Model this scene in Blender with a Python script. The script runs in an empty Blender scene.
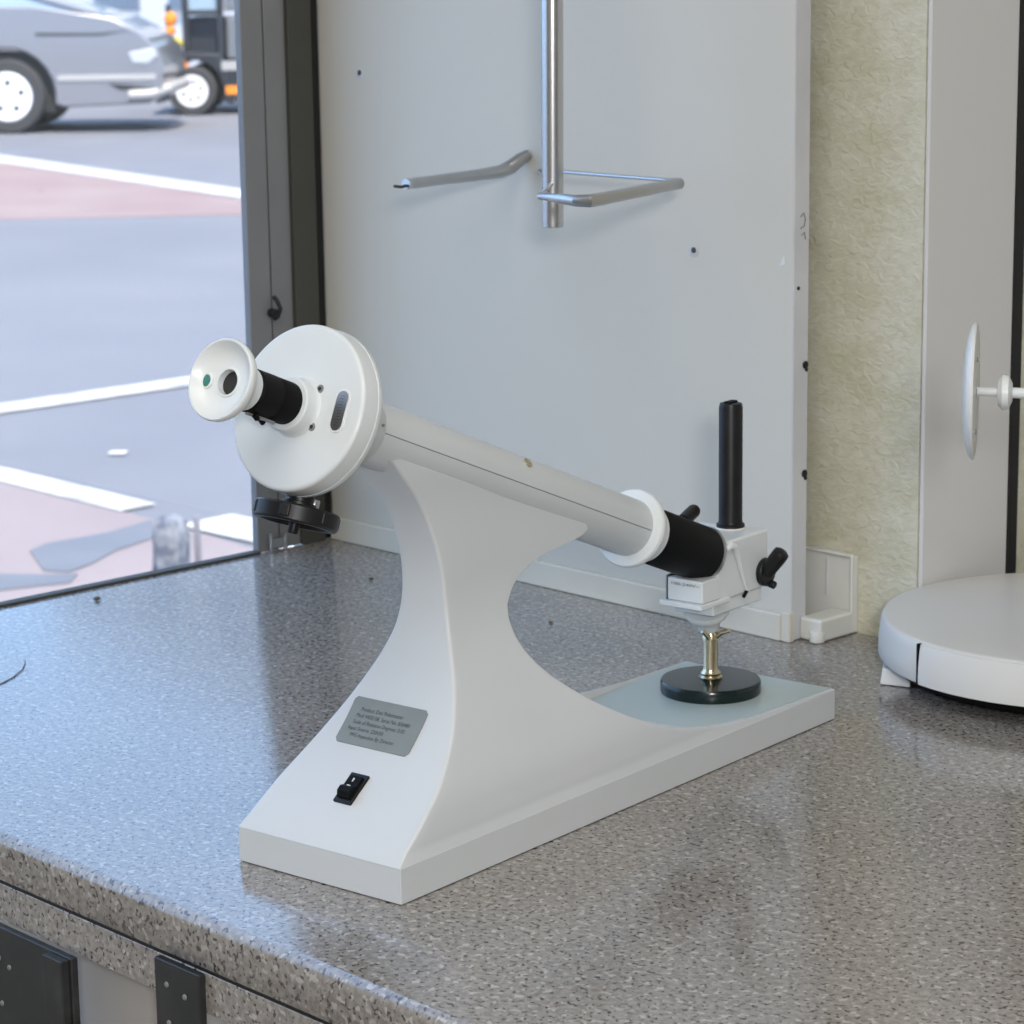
import bpy, bmesh, math, random
from mathutils import Vector, Matrix
random.seed(4)
scene = bpy.context.scene
COL = scene.collection
PI = math.pi
V = Vector

# ------------------------------------------------------------------ helpers
class MB:
    """collects shapes; build() links them as ONE mesh object"""
    def __init__(s): s.bm = bmesh.new()
    def box(s, a, b, mat=None):
        vs = [V((x, y, z)) for z in (a[2], b[2]) for y in (a[1], b[1]) for x in (a[0], b[0])]
        if mat: vs = [mat @ v for v in vs]
        v = [s.bm.verts.new(q) for q in vs]
        for f in ((0,2,3,1),(4,5,7,6),(0,1,5,4),(2,6,7,3),(0,4,6,2),(1,3,7,5)):
            s.bm.faces.new([v[i] for i in f])
        return s
    def lathe(s, o, axis, prof, n=48, ref=None):
        """prof = [(distance along axis, radius)...]"""
        o = V(o); w = V(axis).normalized()
        ref = V(ref) if ref else (V((0,0,1)) if abs(w.z) < .9 else V((1,0,0)))
        u = w.cross(ref).normalized(); t = w.cross(u)
        rings = []
        for d, r in prof:
            c = o + w*d
            if r < 1e-7: rings.append([s.bm.verts.new(c)]); continue
            rings.append([s.bm.verts.new(c + (u*math.cos(2*PI*k/n) + t*math.sin(2*PI*k/n))*r) for k in range(n)])
        for a, b in zip(rings, rings[1:]):
            for k in range(n):
                q = [a[k % len(a)], a[(k+1) % len(a)], b[(k+1) % len(b)], b[k % len(b)]]
                q2 = []
                for v in q:
                    if v not in q2: q2.append(v)
                if len(q2) > 2:
                    try: s.bm.faces.new(q2)
                    except ValueError: pass
        for r_, rev in ((rings[0], True), (rings[-1], False)):
            if len(r_) > 2:
                try: s.bm.faces.new(r_[::-1] if rev else r_)
                except ValueError: pass
        return s
    def cyl(s, a, b, r, n=32, bev=0):
        a, b = V(a), V(b); L = (b-a).length
        pr = [(0, r), (L, r)] if not bev else [(0, r-bev), (bev*.3, r-bev*.3), (bev, r), (L-bev, r), (L-bev*.3, r-bev*.3), (L, r-bev)]
        return s.lathe(a, b-a, pr, n)
    def tube(s, pts, r, n=12):
        pts = [V(p) for p in pts]; rs = r if isinstance(r, (list, tuple)) else [r]*len(pts)
        t0 = (pts[1]-pts[0]).normalized(); ref = V((0,0,1)) if abs(t0.z) < .9 else V((1,0,0))
        u = t0.cross(ref).normalized(); rings = []
        for i, p in enumerate(pts):
            t = ((pts[min(i+1, len(pts)-1)] - pts[max(i-1, 0)])).normalized()
            u = (u - t*u.dot(t)).normalized(); w = t.cross(u)
            rings.append([s.bm.verts.new(p + (u*math.cos(2*PI*k/n) + w*math.sin(2*PI*k/n))*rs[i]) for k in range(n)])
        for a, b in zip(rings, rings[1:]):
            for k in range(n): s.bm.faces.new((a[k], a[(k+1)%n], b[(k+1)%n], b[k]))
        s.bm.faces.new(rings[0][::-1]); s.bm.faces.new(rings[-1]); return s
    def prism(s, poly, f0, f1):
        """poly of 2D points mapped by f0 and f1 to the two caps"""
        a = [s.bm.verts.new(f0(*p)) for p in poly]; b = [s.bm.verts.new(f1(*p)) for p in poly]
        n = len(poly); s.bm.faces.new(a); s.bm.faces.new(b[::-1])
        for i in range(n): s.bm.faces.new((a[i], b[i], b[(i+1)%n], a[(i+1)%n]))
        return s
    def build(s, name, mat, parent=None, bevel=0, seg=3, smooth=True, ang=35, loc=None):
        bmesh.ops.recalc_face_normals(s.bm, faces=s.bm.faces)
        me = bpy.data.meshes.new(name); 
        if loc is not None:
            bmesh.ops.translate(s.bm, verts=s.bm.verts, vec=-V(loc))
        s.bm.to_mesh(me); s.bm.free()
        o = bpy.data.objects.new(name, me); COL.objects.link(o)
        if loc is not None: o.location = loc
        me.materials.append(mat)
        if bevel:
            m = o.modifiers.new('bevel', 'BEVEL'); m.width = bevel; m.segments = seg; m.limit_method = 'ANGLE'; m.angle_limit = math.radians(30)
            m.harden_normals = True
        if smooth:
            for p_ in me.polygons: p_.use_smooth = True
            me.set_sharp_from_angle(angle=math.radians(ang))
        if parent: o.parent = parent
        return o
def tag(o, label=None, cat=None, group=None, kind=None):
    if label: o['label'] = label
    if cat: o['category'] = cat
    if group: o['group'] = group
    if kind: o['kind'] = kind
    return o
def empty(name, loc, rz=0, **k):
    o = bpy.data.objects.new(name, None); COL.objects.link(o); o.location = loc; o.rotation_euler = (0,0,rz)
    o.empty_display_size = .05
    return tag(o, **k)
def arc(cx, cz, r, a0, a1, n=10):
    return [(cx+r*math.cos(math.radians(a0+(a1-a0)*i/n)), cz+r*math.sin(math.radians(a0+(a1-a0)*i/n))) for i in range(n+1)]

# ------------------------------------------------------------------ materials
def mat(name, col, rough=.5, metal=0, spec=.5, coat=0, noise=None, bump=None, trans=0, ior=1.45, alpha=1, coat_rough=.05):
    m = bpy.data.materials.new(name); m.use_nodes = True; nt = m.node_tree; b = nt.nodes['Principled BSDF']
    b.inputs['Base Color'].default_value = (*col, 1); b.inputs['Roughness'].default_value = rough
    b.inputs['Metallic'].default_value = metal; b.inputs['Specular IOR Level'].default_value = spec
    b.inputs['Coat Weight'].default_value = coat; b.inputs['Coat Roughness'].default_value = coat_rough
    b.inputs['Transmission Weight'].default_value = trans; b.inputs['IOR'].default_value = ior
    tc = nt.nodes.new('ShaderNodeTexCoord')
    if noise:   # (scale, colour2, low, high)
        n = nt.nodes.new('ShaderNodeTexNoise'); n.inputs['Scale'].default_value = noise[0]; n.inputs['Detail'].default_value = 5
        r = nt.nodes.new('ShaderNodeValToRGB'); r.color_ramp.elements[0].position = noise[2]; r.color_ramp.elements[1].position = noise[3]
        r.color_ramp.elements[0].color = (*col, 1); r.color_ramp.elements[1].color = (*noise[1], 1)
        nt.links.new(tc.outputs['Object'], n.inputs['Vector']); nt.links.new(n.outputs['Fac'], r.inputs['Fac']); nt.links.new(r.outputs['Color'], b.inputs['Base Color'])
    if bump:    # (scale, strength, distance)
        n = nt.nodes.new('ShaderNodeTexNoise'); n.inputs['Scale'].default_value = bump[0]; n.inputs['Detail'].default_value = 3
        bp = nt.nodes.new('ShaderNodeBump'); bp.inputs['Strength'].default_value = bump[1]; bp.inputs['Distance'].default_value = bump[2]
        nt.links.new(tc.outputs['Object'], n.inputs['Vector']); nt.links.new(n.outputs['Fac'], bp.inputs['Height']); nt.links.new(bp.outputs['Normal'], b.inputs['Normal'])
    return m
M = {}
M['enamel'] = mat('white_enamel', (.53,.56,.57), .38, noise=(9,(.55,.575,.585),.35,.7), bump=(900,.06,.0002))
M['enamel2'] = mat('white_enamel_drum', (.58,.62,.625), .3, noise=(20,(.60,.635,.64),.35,.7))
M['plate_paint'] = mat('greenish_plate_paint', (.37,.44,.43), .3)
M['ivory'] = mat('ivory_plastic', (.63,.665,.665), .3)
M['black'] = mat('black_plastic', (.007,.007,.008), .4, spec=.35, noise=(60,(.011,.011,.012),.4,.7))
M['blackmatte'] = mat('black_matte', (.004,.004,.0045), .6, spec=.15)
M['blackfoot'] = mat('black_lacquer', (.004,.012,.011), .18)
M['dark'] = mat('dark_hole', (.02,.02,.02), .6)
M['steel'] = mat('brushed_steel', (.50,.505,.51), .32, metal=1, bump=(300,.05,.0003))
M['chrome'] = mat('chrome', (.58,.59,.60), .25, metal=1)
M['brass'] = mat('nickel_brass', (.62,.55,.38), .2, metal=1)
M['plate'] = mat('name_plate_metal', (.20,.225,.218), .5, noise=(50,(.185,.208,.20),.4,.7))
M['ink'] = mat('black_ink', (.035,.04,.042), .6)
M['green'] = mat('green_lens', (.045,.20,.17), .15)
M['board'] = mat('painted_board', (.545,.53,.47), .45, noise=(2.2,(.575,.56,.50),.35,.7), bump=(500,.05,.0004))
M['board_end'] = mat('board_end_paint', (.50,.51,.53), .4, noise=(14,(.56,.57,.58),.4,.65), bump=(60,.15,.001))
M['lip'] = mat('lip_paint', (.58,.555,.47), .4, noise=(10,(.61,.59,.51),.4,.7))
M['glossy'] = mat('glossy_panel', (.60,.60,.585), .09, spec=.6, bump=(4,.04,.004))
M['frame'] = mat('bronze_frame', (.19,.19,.19), .42, metal=.1, noise=(12,(.21,.21,.21),.4,.7))
M['frame2'] = mat('bronze_frame_dark', (.070,.069,.058), .65, metal=.3)
M['gasket'] = mat('black_gasket', (.008,.008,.008), .6)
M['trunk'] = mat('white_trunking', (.65,.66,.62), .35, noise=(30,(.61,.62,.58),.4,.7))
M['robot'] = mat('white_shell', (.60,.60,.58), .33)
M['robot2'] = mat('white_bumper', (.64,.65,.64), .3)
M['underwall'] = mat('cabinet_paint', (.60,.59,.57), .6, noise=(3,(.52,.50,.47),.4,.7))
M['floor'] = mat('floor_vinyl', (.22,.17,.13), .5, noise=(6,(.28,.24,.2),.4,.6))
M['ceiling'] = mat('ceiling_paint', (.75,.75,.73), .8)
M['roomwall'] = mat('room_wall', (.55,.55,.52), .8)
M['blacksteel'] = mat('black_steel', (.018,.019,.02), .45, noise=(35,(.035,.035,.036),.5,.75))
M['crumb'] = mat('crumb', (.10,.075,.05), .8)
M['hair'] = mat('hair', (.12,.12,.14), .5)

def granite():
    m = bpy.data.materials.new('speckled_laminate'); m.use_nodes = True; nt = m.node_tree; b = nt.nodes['Principled BSDF']
    tc = nt.nodes.new('ShaderNodeTexCoord')
    def noise(scale, detail=2, rough=.5):
        n = nt.nodes.new('ShaderNodeTexNoise'); n.inputs['Scale'].default_value = scale; n.inputs['Detail'].default_value = detail; n.inputs['Roughness'].default_value = rough
        nt.links.new(tc.outputs['Object'], n.inputs['Vector']); return n
    def ramp(src, p0, p1, c0, c1):
        r = nt.nodes.new('ShaderNodeValToRGB'); r.color_ramp.elements[0].position = p0; r.color_ramp.elements[1].position = p1
        r.color_ramp.elements[0].color = (*c0, 1); r.color_ramp.elements[1].color = (*c1, 1); nt.links.new(src, r.inputs['Fac']); return r
    def mix(f, a, b_, t='MIX'):
        x = nt.nodes.new('ShaderNodeMix'); x.data_type = 'RGBA'; x.blend_type = t
        if isinstance(f, float): x.inputs[0].default_value = f
        else: nt.links.new(f, x.inputs[0])
        for i, s_ in ((6, a), (7, b_)):
            if isinstance(s_, tuple): x.inputs[i].default_value = (*s_, 1)
            else: nt.links.new(s_, x.inputs[i])
        return x.outputs[2]
    base = ramp(noise(210, 2).outputs['Fac'], .36, .64, (.190,.176,.160), (.285,.270,.250)).outputs['Color']
    big = ramp(noise(7, 3).outputs['Fac'], .35, .65, (.92,.91,.9), (1.06,1.05,1.04)).outputs['Color']
    c = mix(1.0, base, big, 'MULTIPLY')
    dk = ramp(noise(295, 1).outputs['Fac'], .345, .405, (1,1,1), (0,0,0)).outputs['Color']
    c = mix(dk, c, (.048,.042,.040))
    br = ramp(noise(190, 1).outputs['Fac'], .60, .68, (0,0,0), (1,1,1)).outputs['Color']
    c = mix(br, c, (.38,.365,.34))
    bn = ramp(noise(120, 1).outputs['Fac'], .70, .76, (0,0,0), (1,1,1)).outputs['Color']
    c = mix(bn, c, (.20,.16,.14))
    nt.links.new(c, b.inputs['Base Color'])
    b.inputs['Roughness'].default_value = .135; b.inputs['Specular IOR Level'].default_value = .5; b.inputs['IOR'].default_value = 1.78
    n = noise(260, 2); bp = nt.nodes.new('ShaderNodeBump'); bp.inputs['Strength'].default_value = .02; bp.inputs['Distance'].default_value = .0001
    nt.links.new(n.outputs['Fac'], bp.inputs['Height']); nt.links.new(bp.outputs['Normal'], b.inputs['Normal'])
    return m
M['granite'] = granite()

def wallpaper():
    m = bpy.data.materials.new('textured_wallpaper'); m.use_nodes = True; nt = m.node_tree; b = nt.nodes['Principled BSDF']
    tc = nt.nodes.new('ShaderNodeTexCoord'); mp = nt.nodes.new('ShaderNodeMapping'); mp.inputs['Scale'].default_value = (1, 1, 1.7); mp.inputs['Rotation'].default_value = (0, .6, 0)
    nt.links.new(tc.outputs['Object'], mp.inputs['Vector'])
    n = nt.nodes.new('ShaderNodeTexNoise'); n.inputs['Scale'].default_value = 105; n.inputs['Detail'].default_value = 4; n.inputs['Distortion'].default_value = .9
    n2 = nt.nodes.new('ShaderNodeTexNoise'); n2.inputs['Scale'].default_value = 16; n2.inputs['Detail'].default_value = 3
    nt.links.new(mp.outputs['Vector'], n.inputs['Vector']); nt.links.new(mp.outputs['Vector'], n2.inputs['Vector'])
    r = nt.nodes.new('ShaderNodeValToRGB'); r.color_ramp.elements[0].position = .34; r.color_ramp.elements[1].position = .62
    r.color_ramp.elements[0].color = (.49,.475,.345,1); r.color_ramp.elements[1].color = (.605,.595,.495,1)
    a = nt.nodes.new('ShaderNodeMath'); a.operation = 'MULTIPLY_ADD'; a.inputs[1].default_value = .5
    a2 = nt.nodes.new('ShaderNodeMath'); a2.operation = 'MULTIPLY'; a2.inputs[1].default_value = .5
    nt.links.new(n2.outputs['Fac'], a2.inputs[0]); nt.links.new(n.outputs['Fac'], a.inputs[0]); nt.links.new(a2.outputs[0], a.inputs[2])
    nt.links.new(a.outputs[0], r.inputs['Fac']); nt.links.new(r.outputs['Color'], b.inputs['Base Color'])
    bp = nt.nodes.new('ShaderNodeBump'); bp.inputs['Strength'].default_value = .5; bp.inputs['Distance'].default_value = .003
    nt.links.new(n.outputs['Fac'], bp.inputs['Height']); nt.links.new(bp.outputs['Normal'], b.inputs['Normal']); b.inputs['Roughness'].default_value = .5
    return m
M['wallpaper'] = wallpaper()
M['asphalt'] = mat('asphalt', (.118,.120,.136), .85, noise=(.7,(.138,.140,.155),.35,.68), bump=(60,.2,.01))
M['asphalt_dark'] = mat('asphalt_far', (.27,.275,.30), .85, noise=(1.5,(.31,.315,.34),.35,.7))
M['roadpaint'] = mat('road_paint', (.42,.415,.40), .7, noise=(9,(.27,.27,.27),.45,.7))
M['brick_road'] = mat('pink_brick_paving', (.19,.130,.125), .85, noise=(1.2,(.22,.165,.155),.35,.7))
M['brick_near'] = mat('glare_washed_paving', (.185,.150,.150), .85, noise=(1.2,(.21,.175,.172),.35,.7))  # pink brick made paler in colour, for the wash of reflection and overexposure
M['patch'] = mat('grey_patch', (.100,.108,.128), .85, noise=(4,(.115,.122,.14),.4,.7))  # mottled blue-grey tone of the flat patches on the near bay
M['carpaint'] = mat('grey_car_paint', (.21,.21,.225), .28, metal=.35, coat=1)
M['carglass'] = mat('car_glass', (.20,.25,.28), .04, spec=1.0, ior=1.9)
M['tyre'] = mat('tyre_rubber', (.035,.035,.037), .8)
M['rim'] = mat('alloy_rim', (.75,.75,.76), .4, metal=.0)
M['white_trim'] = mat('white_trim', (.33,.32,.31), .4)
M['lamp_glass'] = mat('lamp_glass', (.4,.41,.42), .1)
M['orange'] = mat('orange_plastic', (.75,.24,.02), .4)
M['yellow'] = mat('yellow_plastic', (.55,.46,.05), .4)
M['truckdark'] = mat('truck_dark_paint', (.02,.022,.028), .4)
M['truckgrey'] = mat('truck_grey_panel', (.13,.14,.15), .4)
M['facade'] = mat('building_facade', (.72,.66,.62), .8, noise=(.3,(.76,.70,.65),.4,.6))
M['bwin'] = mat('building_window', (.16,.19,.23), .3)
M['bollard'] = mat('blue_grey_bollard', (.19,.20,.22), .95, noise=(25,(.08,.09,.12),.42,.6))
M['pale'] = mat('pale_post', (.17,.165,.18), .5)

# ------------------------------------------------------------------ camera
R_ = V((.6896, .724, -.0141)); F_ = V((-.7107, .673, -.2049)).normalized()
CAM = V((1.9912, -1.6340, .5627))
R_ = (R_ - F_*R_.dot(F_)).normalized(); U_ = R_.cross(F_)
cd = bpy.data.cameras.new('camera'); cam = bpy.data.objects.new('camera', cd); COL.objects.link(cam)
cam.matrix_world = Matrix(((R_.x, U_.x, -F_.x, CAM.x), (R_.y, U_.y, -F_.y, CAM.y), (R_.z, U_.z, -F_.z, CAM.z), (0,0,0,1)))
cd.sensor_width = 36; cd.lens = 2609.1/1024*36; cd.clip_start = .05; cd.clip_end = 300
cd.dof.use_dof = True; cd.dof.focus_distance = 1.68; cd.dof.aperture_fstop = 22
scene.camera = cam

# ------------------------------------------------------------------ room shell
def struct(o): o['kind'] = 'structure'; return o
FZ, CZ, OUT = -.90, 1.75, -1.0
WT, WY = 1.05, -1.5
X1, Y0, Y1 = 4.2, -4.0, .45
struct(MB().box((0, Y0, FZ-.1), (X1, Y1, FZ)).build('floor', M['floor'], smooth=False))
struct(MB().box((-.1, Y0-.1, CZ), (X1+.1, Y1+.1, CZ+.1)).build('ceiling', M['ceiling'], smooth=False))
struct(MB().box((X1, Y0, FZ), (X1+.1, Y1, CZ)).build('wall_east', M['roomwall'], smooth=False))
struct(MB().box((0, Y0-.1, FZ), (X1, Y0, CZ)).build('wall_south', M['roomwall'], smooth=False))
struct(MB().box((-.1, Y1, OUT), (X1+.1, Y1+.1, CZ)).build('wall_north', M['roomwall'], smooth=False))
# window wall: sill wall under, header above, solid far part
w = MB().box((-.06, Y0, OUT), (-.012, Y1, -.040)).box((-.06, Y0, WT), (-.012, Y1, CZ)).box((-.06, -.0, -.040), (-.012, Y1, WT)).box((-.06, Y0, -.040), (-.012, WY, WT))
struct(w.build('wall_window_side', M['roomwall'], smooth=False))
# beige papered pier
struct(MB().box((.0, .068, -.1), (.684, .40, CZ-.001)).build('wall_back', M['wallpaper'], smooth=False))
# painted board with its end face and bottom lip
bd = struct(MB().box((-.0035, .005, 0.0), (.600, .0235, CZ-.001)).build('wall_panel_board', M['board'], bevel=.0008, seg=2))
bd.name = 'wall_right'
MB().box((.6002, .0052, .001), (.6012, .0233, CZ-.001)).build('board_end', M['board_end'], bd)
lip = struct(MB().box((.0005, -.0012, 0), (.594, .0048, .0235)).box((.594, -.0005, 0), (.604, .0065, .026)).build('baseboard_right', M['lip'], bevel=.0015))
# holes and stains on the board
def disc_on_board(x, z, r, name, m, par=bd):
    return MB().lathe((x, .0051, z), (0,-1,0), [(0, r), (.0006, r), (.0009, r*.8)], 20).build(name, m, par)
for x, z in ((.0574, .4635), (.49, .3227)):
    disc_on_board(x, z, .0050, 'screw_hole', M['board_end']); disc_on_board(x+.0006, z+.0012, .0026, 'screw_pit', M['frame2']).location.y = -.0008
for z in (.2347, .1427):
    MB().lathe((.6012, .0200, z), (1,0,0), [(0,.0032),(.001,.0034),(.0018,.002)], 14).lathe((.6012,.0215,z-.004),(1,0,0),[(0,.0018),(.001,.0016)],10).build('panel_screw', M['gasket'], bd)
MB().lathe((.6012, .0105, .2994), (1,0,0), [(0,.0016),(.0008,.0015)], 10).build('panel_screw', M['gasket'], bd)
MB().tube([(.6014,.0125,.358),(.6015,.0165,.361),(.6015,.0185,.356),(.6015,.017,.350),(.6014,.0125,.3485)], .0005, 6).tube([(.6014,.014,.343),(.6015,.0175,.345),(.6014,.019,.339)], .0005, 6).build('paint_crack', M['frame'], bd)
MB().prism([(0,0),(.006,.002),(.0045,.009)], lambda a,b_: V((.586+a, .0049, .317+b_)), lambda a,b_: V((.586+a, .0044, .317+b_))).build('paint_chip', M['ivory'], bd)

# window frame post, bottom rail and glass
fr = struct(MB().box((-.009, -.0925, .0001), (0.0, -.0665, WT)).box((-.011, -.0625, .0001), (-.003, -.037, WT)).build('window_1', M['frame'], bevel=.0008, seg=2))
MB().box((-.011, -.0665, .0001), (-.006, -.0625, WT-.001)).build('gasket', M['gasket'], fr, smooth=False)
MB().box((-.011, -.037, .0001), (.002, -.008, WT)).build('jamb_channel', M['frame2'], fr, bevel=.0008)
MB().box((-.011, -.008, .0005), (-.004, .0045, WT)).build('gasket', M['gasket'], fr, smooth=False)
MB().box((-.007, WY, .0003), (.0045, -.0930, .0028)).build('bottom_rail', M['frame2'], fr, bevel=.001)
MB().box((-.009, WY, WT-.02), (-.001, -.0930, WT)).build('top_rail', M['frame'], fr, bevel=.001)
gl = bpy.data.materials.new('clear_glass'); gl.use_nodes = True; nt = gl.node_tree
for n_ in list(nt.nodes): nt.nodes.remove(n_)
out = nt.nodes.new('ShaderNodeOutputMaterial'); ms = nt.nodes.new('ShaderNodeMixShader'); tr = nt.nodes.new('ShaderNodeBsdfTransparent'); gs = nt.nodes.new('ShaderNodeBsdfGlossy')
tr.inputs['Color'].default_value = (.97,.98,1,1); gs.inputs['Roughness'].default_value = .02; ms.inputs[0].default_value = .045
nt.links.new(tr.outputs[0], ms.inputs[1]); nt.links.new(gs.outputs[0], ms.inputs[2]); nt.links.new(ms.outputs[0], out.inputs[0])
MB().box((-.0055, WY+.01, .0028), (-.0025, -.0930, WT-.02)).build('glass_pane', gl, fr, smooth=False)
# window latch on the post, and the little corner catch near the sill
lt = MB().tube([(.003,-.066,.252),(.006,-.064,.248),(.009,-.0625,.240),(.006,-.064,.232),(.003,-.066,.230)], .0022, 8).cyl((0,-.068,.236),(.008,-.068,.236),.0045,16,.001).build('latch', M['gasket'], fr)
ct = MB().cyl((.004,-.080,.0005),(.004,-.080,.019),.0022,12).cyl((.004,-.062,.0005),(.004,-.062,.017),.0022,12).box((.002,-.080,.004),(.005,-.062,.013)).build('corner_catch', M['steel'], fr)

# ------------------------------------------------------------------ counter
CX1, CY0 = 3.6, -.7437
def counter_prof():
    r = .0075
    top = [(CY0 + r - r*math.sin(math.radians(a)), -r + r*math.cos(math.radians(a))) for a in range(0, 91, 10)]
    return [(.4, 0)] + top + [(CY0, -.031), (CY0+.002, -.033), (.4, -.033)]
pr = counter_prof()
# back edge stops at the walls: two pieces in one slab (left bay and right bay)
pc = [(min(y, .0), z) if y == .4 else (y, z) for y, z in pr]
ctp = MB().prism(pc, lambda y,z: V((0.0, y, z)), lambda y,z: V((.600, y, z)))
ctp = ctp
pc2 = [(.068, z) if y == .4 else (y, z) for y, z in pr]; pc3 = [(.44, z) if y == .4 else (y, z) for y, z in pr]
cobm = MB().prism([( .0682 if y==.4 else y, z) for y,z in pr], lambda y,z: V((0.0,y,z)), lambda y,z: V((CX1,y,z)))
co = cobm.build('countertop', M['granite'], ang=50)
ctp.bm.free()
MB().box((.6845, .0682, -.033), (CX1, .449, 0)).build('countertop_back_bay', M['granite'], co, smooth=False).name = 'rear_extension'
tag(co, 'grey speckled laminate worktop with rounded front edge running under the window', 'countertop')
ap = MB().box((.0, CY0+.0015, -.0615), (CX1, CY0+.030, -.0350)).build('front_rail', M['granite'], co, bevel=.0006)
MB().box((.0, CY0+.0022, -.0352), (CX1, CY0+.03, -.0326)).build('shadow_gap', M['gasket'], co, smooth=False)

# steel brackets under the counter
def bracket(name, x0, x1, zt, label, wide):
    e_ = empty(name, (x0, CY0, FZ), label=label, cat='support')
    L = lambda p: tuple(a-b for a, b in zip(p, (x0, CY0, FZ)))
    MB().box(L((x0, CY0-.0045, FZ)), L((x1, CY0+.0010, zt))).build('front_plate', M['blacksteel'], e_, bevel=.0012)
    if wide:
        MB().box(L((x1-.024, CY0-.011, FZ)), L((x1-.002, CY0-.0046, zt-.001))).build('flange', M['blacksteel'], e_, bevel=.001)
    for dx, z in ((.28,-.050),(.68,-.053),(.3,-.075),(.65,-.10)):
        xx = x0+(x1-x0)*dx if not wide else x0+.03*dx+.005
        q = L((xx, CY0-.0045, z if not wide else z*1.3-.02))
        MB().lathe(q, (0,-1,0), [(0,.0020),(.0008,.0018),(.0012,.001)], 12).build('bolt', M['frame'], e_)
    return e_
bracket('steel_bracket', .7269, .7730, -.0350, 'narrow black steel bracket plate screwed over the worktop front rail', False)
bracket('steel_post', .5350, .6345, -.0625, 'wide black steel post under the worktop at the lower left corner', True)
struct(MB().box((.10, -.70, FZ), (CX1, -.67, -.0335)).build('wall_under_counter', M['underwall'], smooth=False))

# white trunking at the pier foot
tb = empty('cable_trunking', (.60, .05, 0), label='white plastic trunking block with tall back plate at the foot of the beige pier', cat='trunking')
Lf = lambda p: (p[0]-.60, p[1]-.05, p[2])
MB().box(Lf((.545, .062, .0005)), Lf((.6215, .0679, .0690))).build('back_plate', M['trunk'], tb, bevel=.003, seg=4)
MB().box(Lf((.6195, .0590, .0005)), Lf((.6222, .0678, .0680))).box(Lf((.55, .0590, .0662)), Lf((.6215, .0640, .0692))).build('raised_rim', M['trunk'], tb, bevel=.0012)
MB().box(Lf((.5915, .0608, .030)), Lf((.5935, .0622, .062))).build('groove', M['board_end'], tb, smooth=False)
MB().box(Lf((.6015, .0150, .0005)), Lf((.6245, .0585, .0205))).build('foot_block', M['trunk'], tb, bevel=.003, seg=4)
MB().cyl(Lf((.6185, .0185, .0005)), Lf((.6185, .0185, .0100)), .0068, 24, .001).build('boss', M['trunk'], tb)

# glossy panel on the right flank, black strip, wall beyond
gp = MB().box((.6845, .0690, .0008), (.6885, .1870, CZ-.002)).build('trim_1', M['glossy'], bevel=.0008, seg=2); struct(gp)
struct(MB().box((.6845, .1872, .0008), (.6900, .2000, CZ-.002)).build('trim_2', M['gasket'], bevel=.0006, seg=2))
struct(MB().box((.6845, .2002, .0008), (.6875, .4490, CZ-.002)).build('trim_3', M['wallpaper'], smooth=False))

# ------------------------------------------------------------------ polarimeter
B0 = V((.8426, -.6444, 0)); TH = 1.7051; W = .1384; H = .0237
pol = empty('polarimeter', B0, TH, label='white bench polarimeter with round dial head, sloping tube and waisted stand on the speckled worktop', cat='polarimeter')
TAB = [(.0237,-.0002,.0002),(.03,.0064,.0019),(.035,.0127,.0025),(.04,.0197,.0033),(.05,.0329,.0052),(.06,.0464,.0082),(.07,.0579,.0123),(.08,.0682,.0166),(.09,.0773,.0212),(.1,.0847,.0262),(.11,.0911,.0311),
       (.12,.0963,.0362),(.13,.1002,.0409),(.14,.1035,.0449),(.15,.1053,.0477),(.16,.1062,.0496),(.17,.1062,.0507),(.18,.1055,.0512),(.19,.1038,.0516),(.2,.1010,.0520),(.21,.0971,.0523),(.22,.0926,.0524),
       (.23,.0865,.0522),(.24,.0788,.0515),(.25,.0699,.0508),(.2627,.0590,.0505)]
BK = [(.0237,.498),(.0243,.470),(.0252,.435),(.0265,.405),(.028,.382),(.03,.360),(.0335,.333),(.04,.303),(.05,.2722),(.06,.2495),(.07,.2302),(.08,.2133),(.09,.199),(.1,.1863),(.11,.1765),(.12,.170),(.13,.1663),(.14,.1654),(.15,.1672),(.16,.175),(.168,.187),(.174,.205),(.177,.223),(.1785,.240),(.1802,.254),(.1835,.2605),(.188,.2590),(.192,.2500),(.196,.238)]
BK += [(.1965+(.2627-.1965)*i/10, .0673+(.2627-(.1965+(.2627-.1965)*i/10))/.3905) for i in range(1, 11)]
def spl(tab, z, c):
    for i in range(len(tab)-1):
        if tab[i][0] <= z <= tab[i+1][0]+1e-12:
            z0, z1 = tab[i][0], tab[i+1][0]; t = (z-z0)/(z1-z0)
            p1, p2 = tab[i][c], tab[i+1][c]
            m1 = (p2-tab[i-1][c])/(z1-tab[i-1][0])*(z1-z0) if i > 0 else (p2-p1)
            m2 = (tab[i+2][c]-p1)/(tab[i+2][0]-z0)*(z1-z0) if i+2 < len(tab) else (p2-p1)
            return (2*t**3-3*t*t+1)*p1+(t**3-2*t*t+t)*m1+(-2*t**3+3*t*t)*p2+(t**3-t*t)*m2
    return tab[-1][c]
def lin(tab, z):
    for a, b_ in zip(tab, tab[1:]):
        if a[0] <= z <= b_[0]+1e-12: return a[1]+(b_[1]-a[1])*(z-a[0])/(b_[0]-a[0])
    return tab[-1][1]
xf = lambda z: spl(TAB, z, 1)
yn = lambda z: spl(TAB, z, 2)
def xb(z): return lin(BK, z)
XC = [(.0237,.3435),(.027,.336),(.03,.330),(.04,.295),(.05,.2700),(.06,.2490),(.07,.2302),(.5,0)]
st = MB(); NZ = []
z = H
while z < .2627:
    NZ.append(z); z += .0006 if z < .030 else (.0012 if (z < .05 or .172 < z < .2) else .003)
NZ.append(.2627)
rings = []; NS = 26
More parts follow.
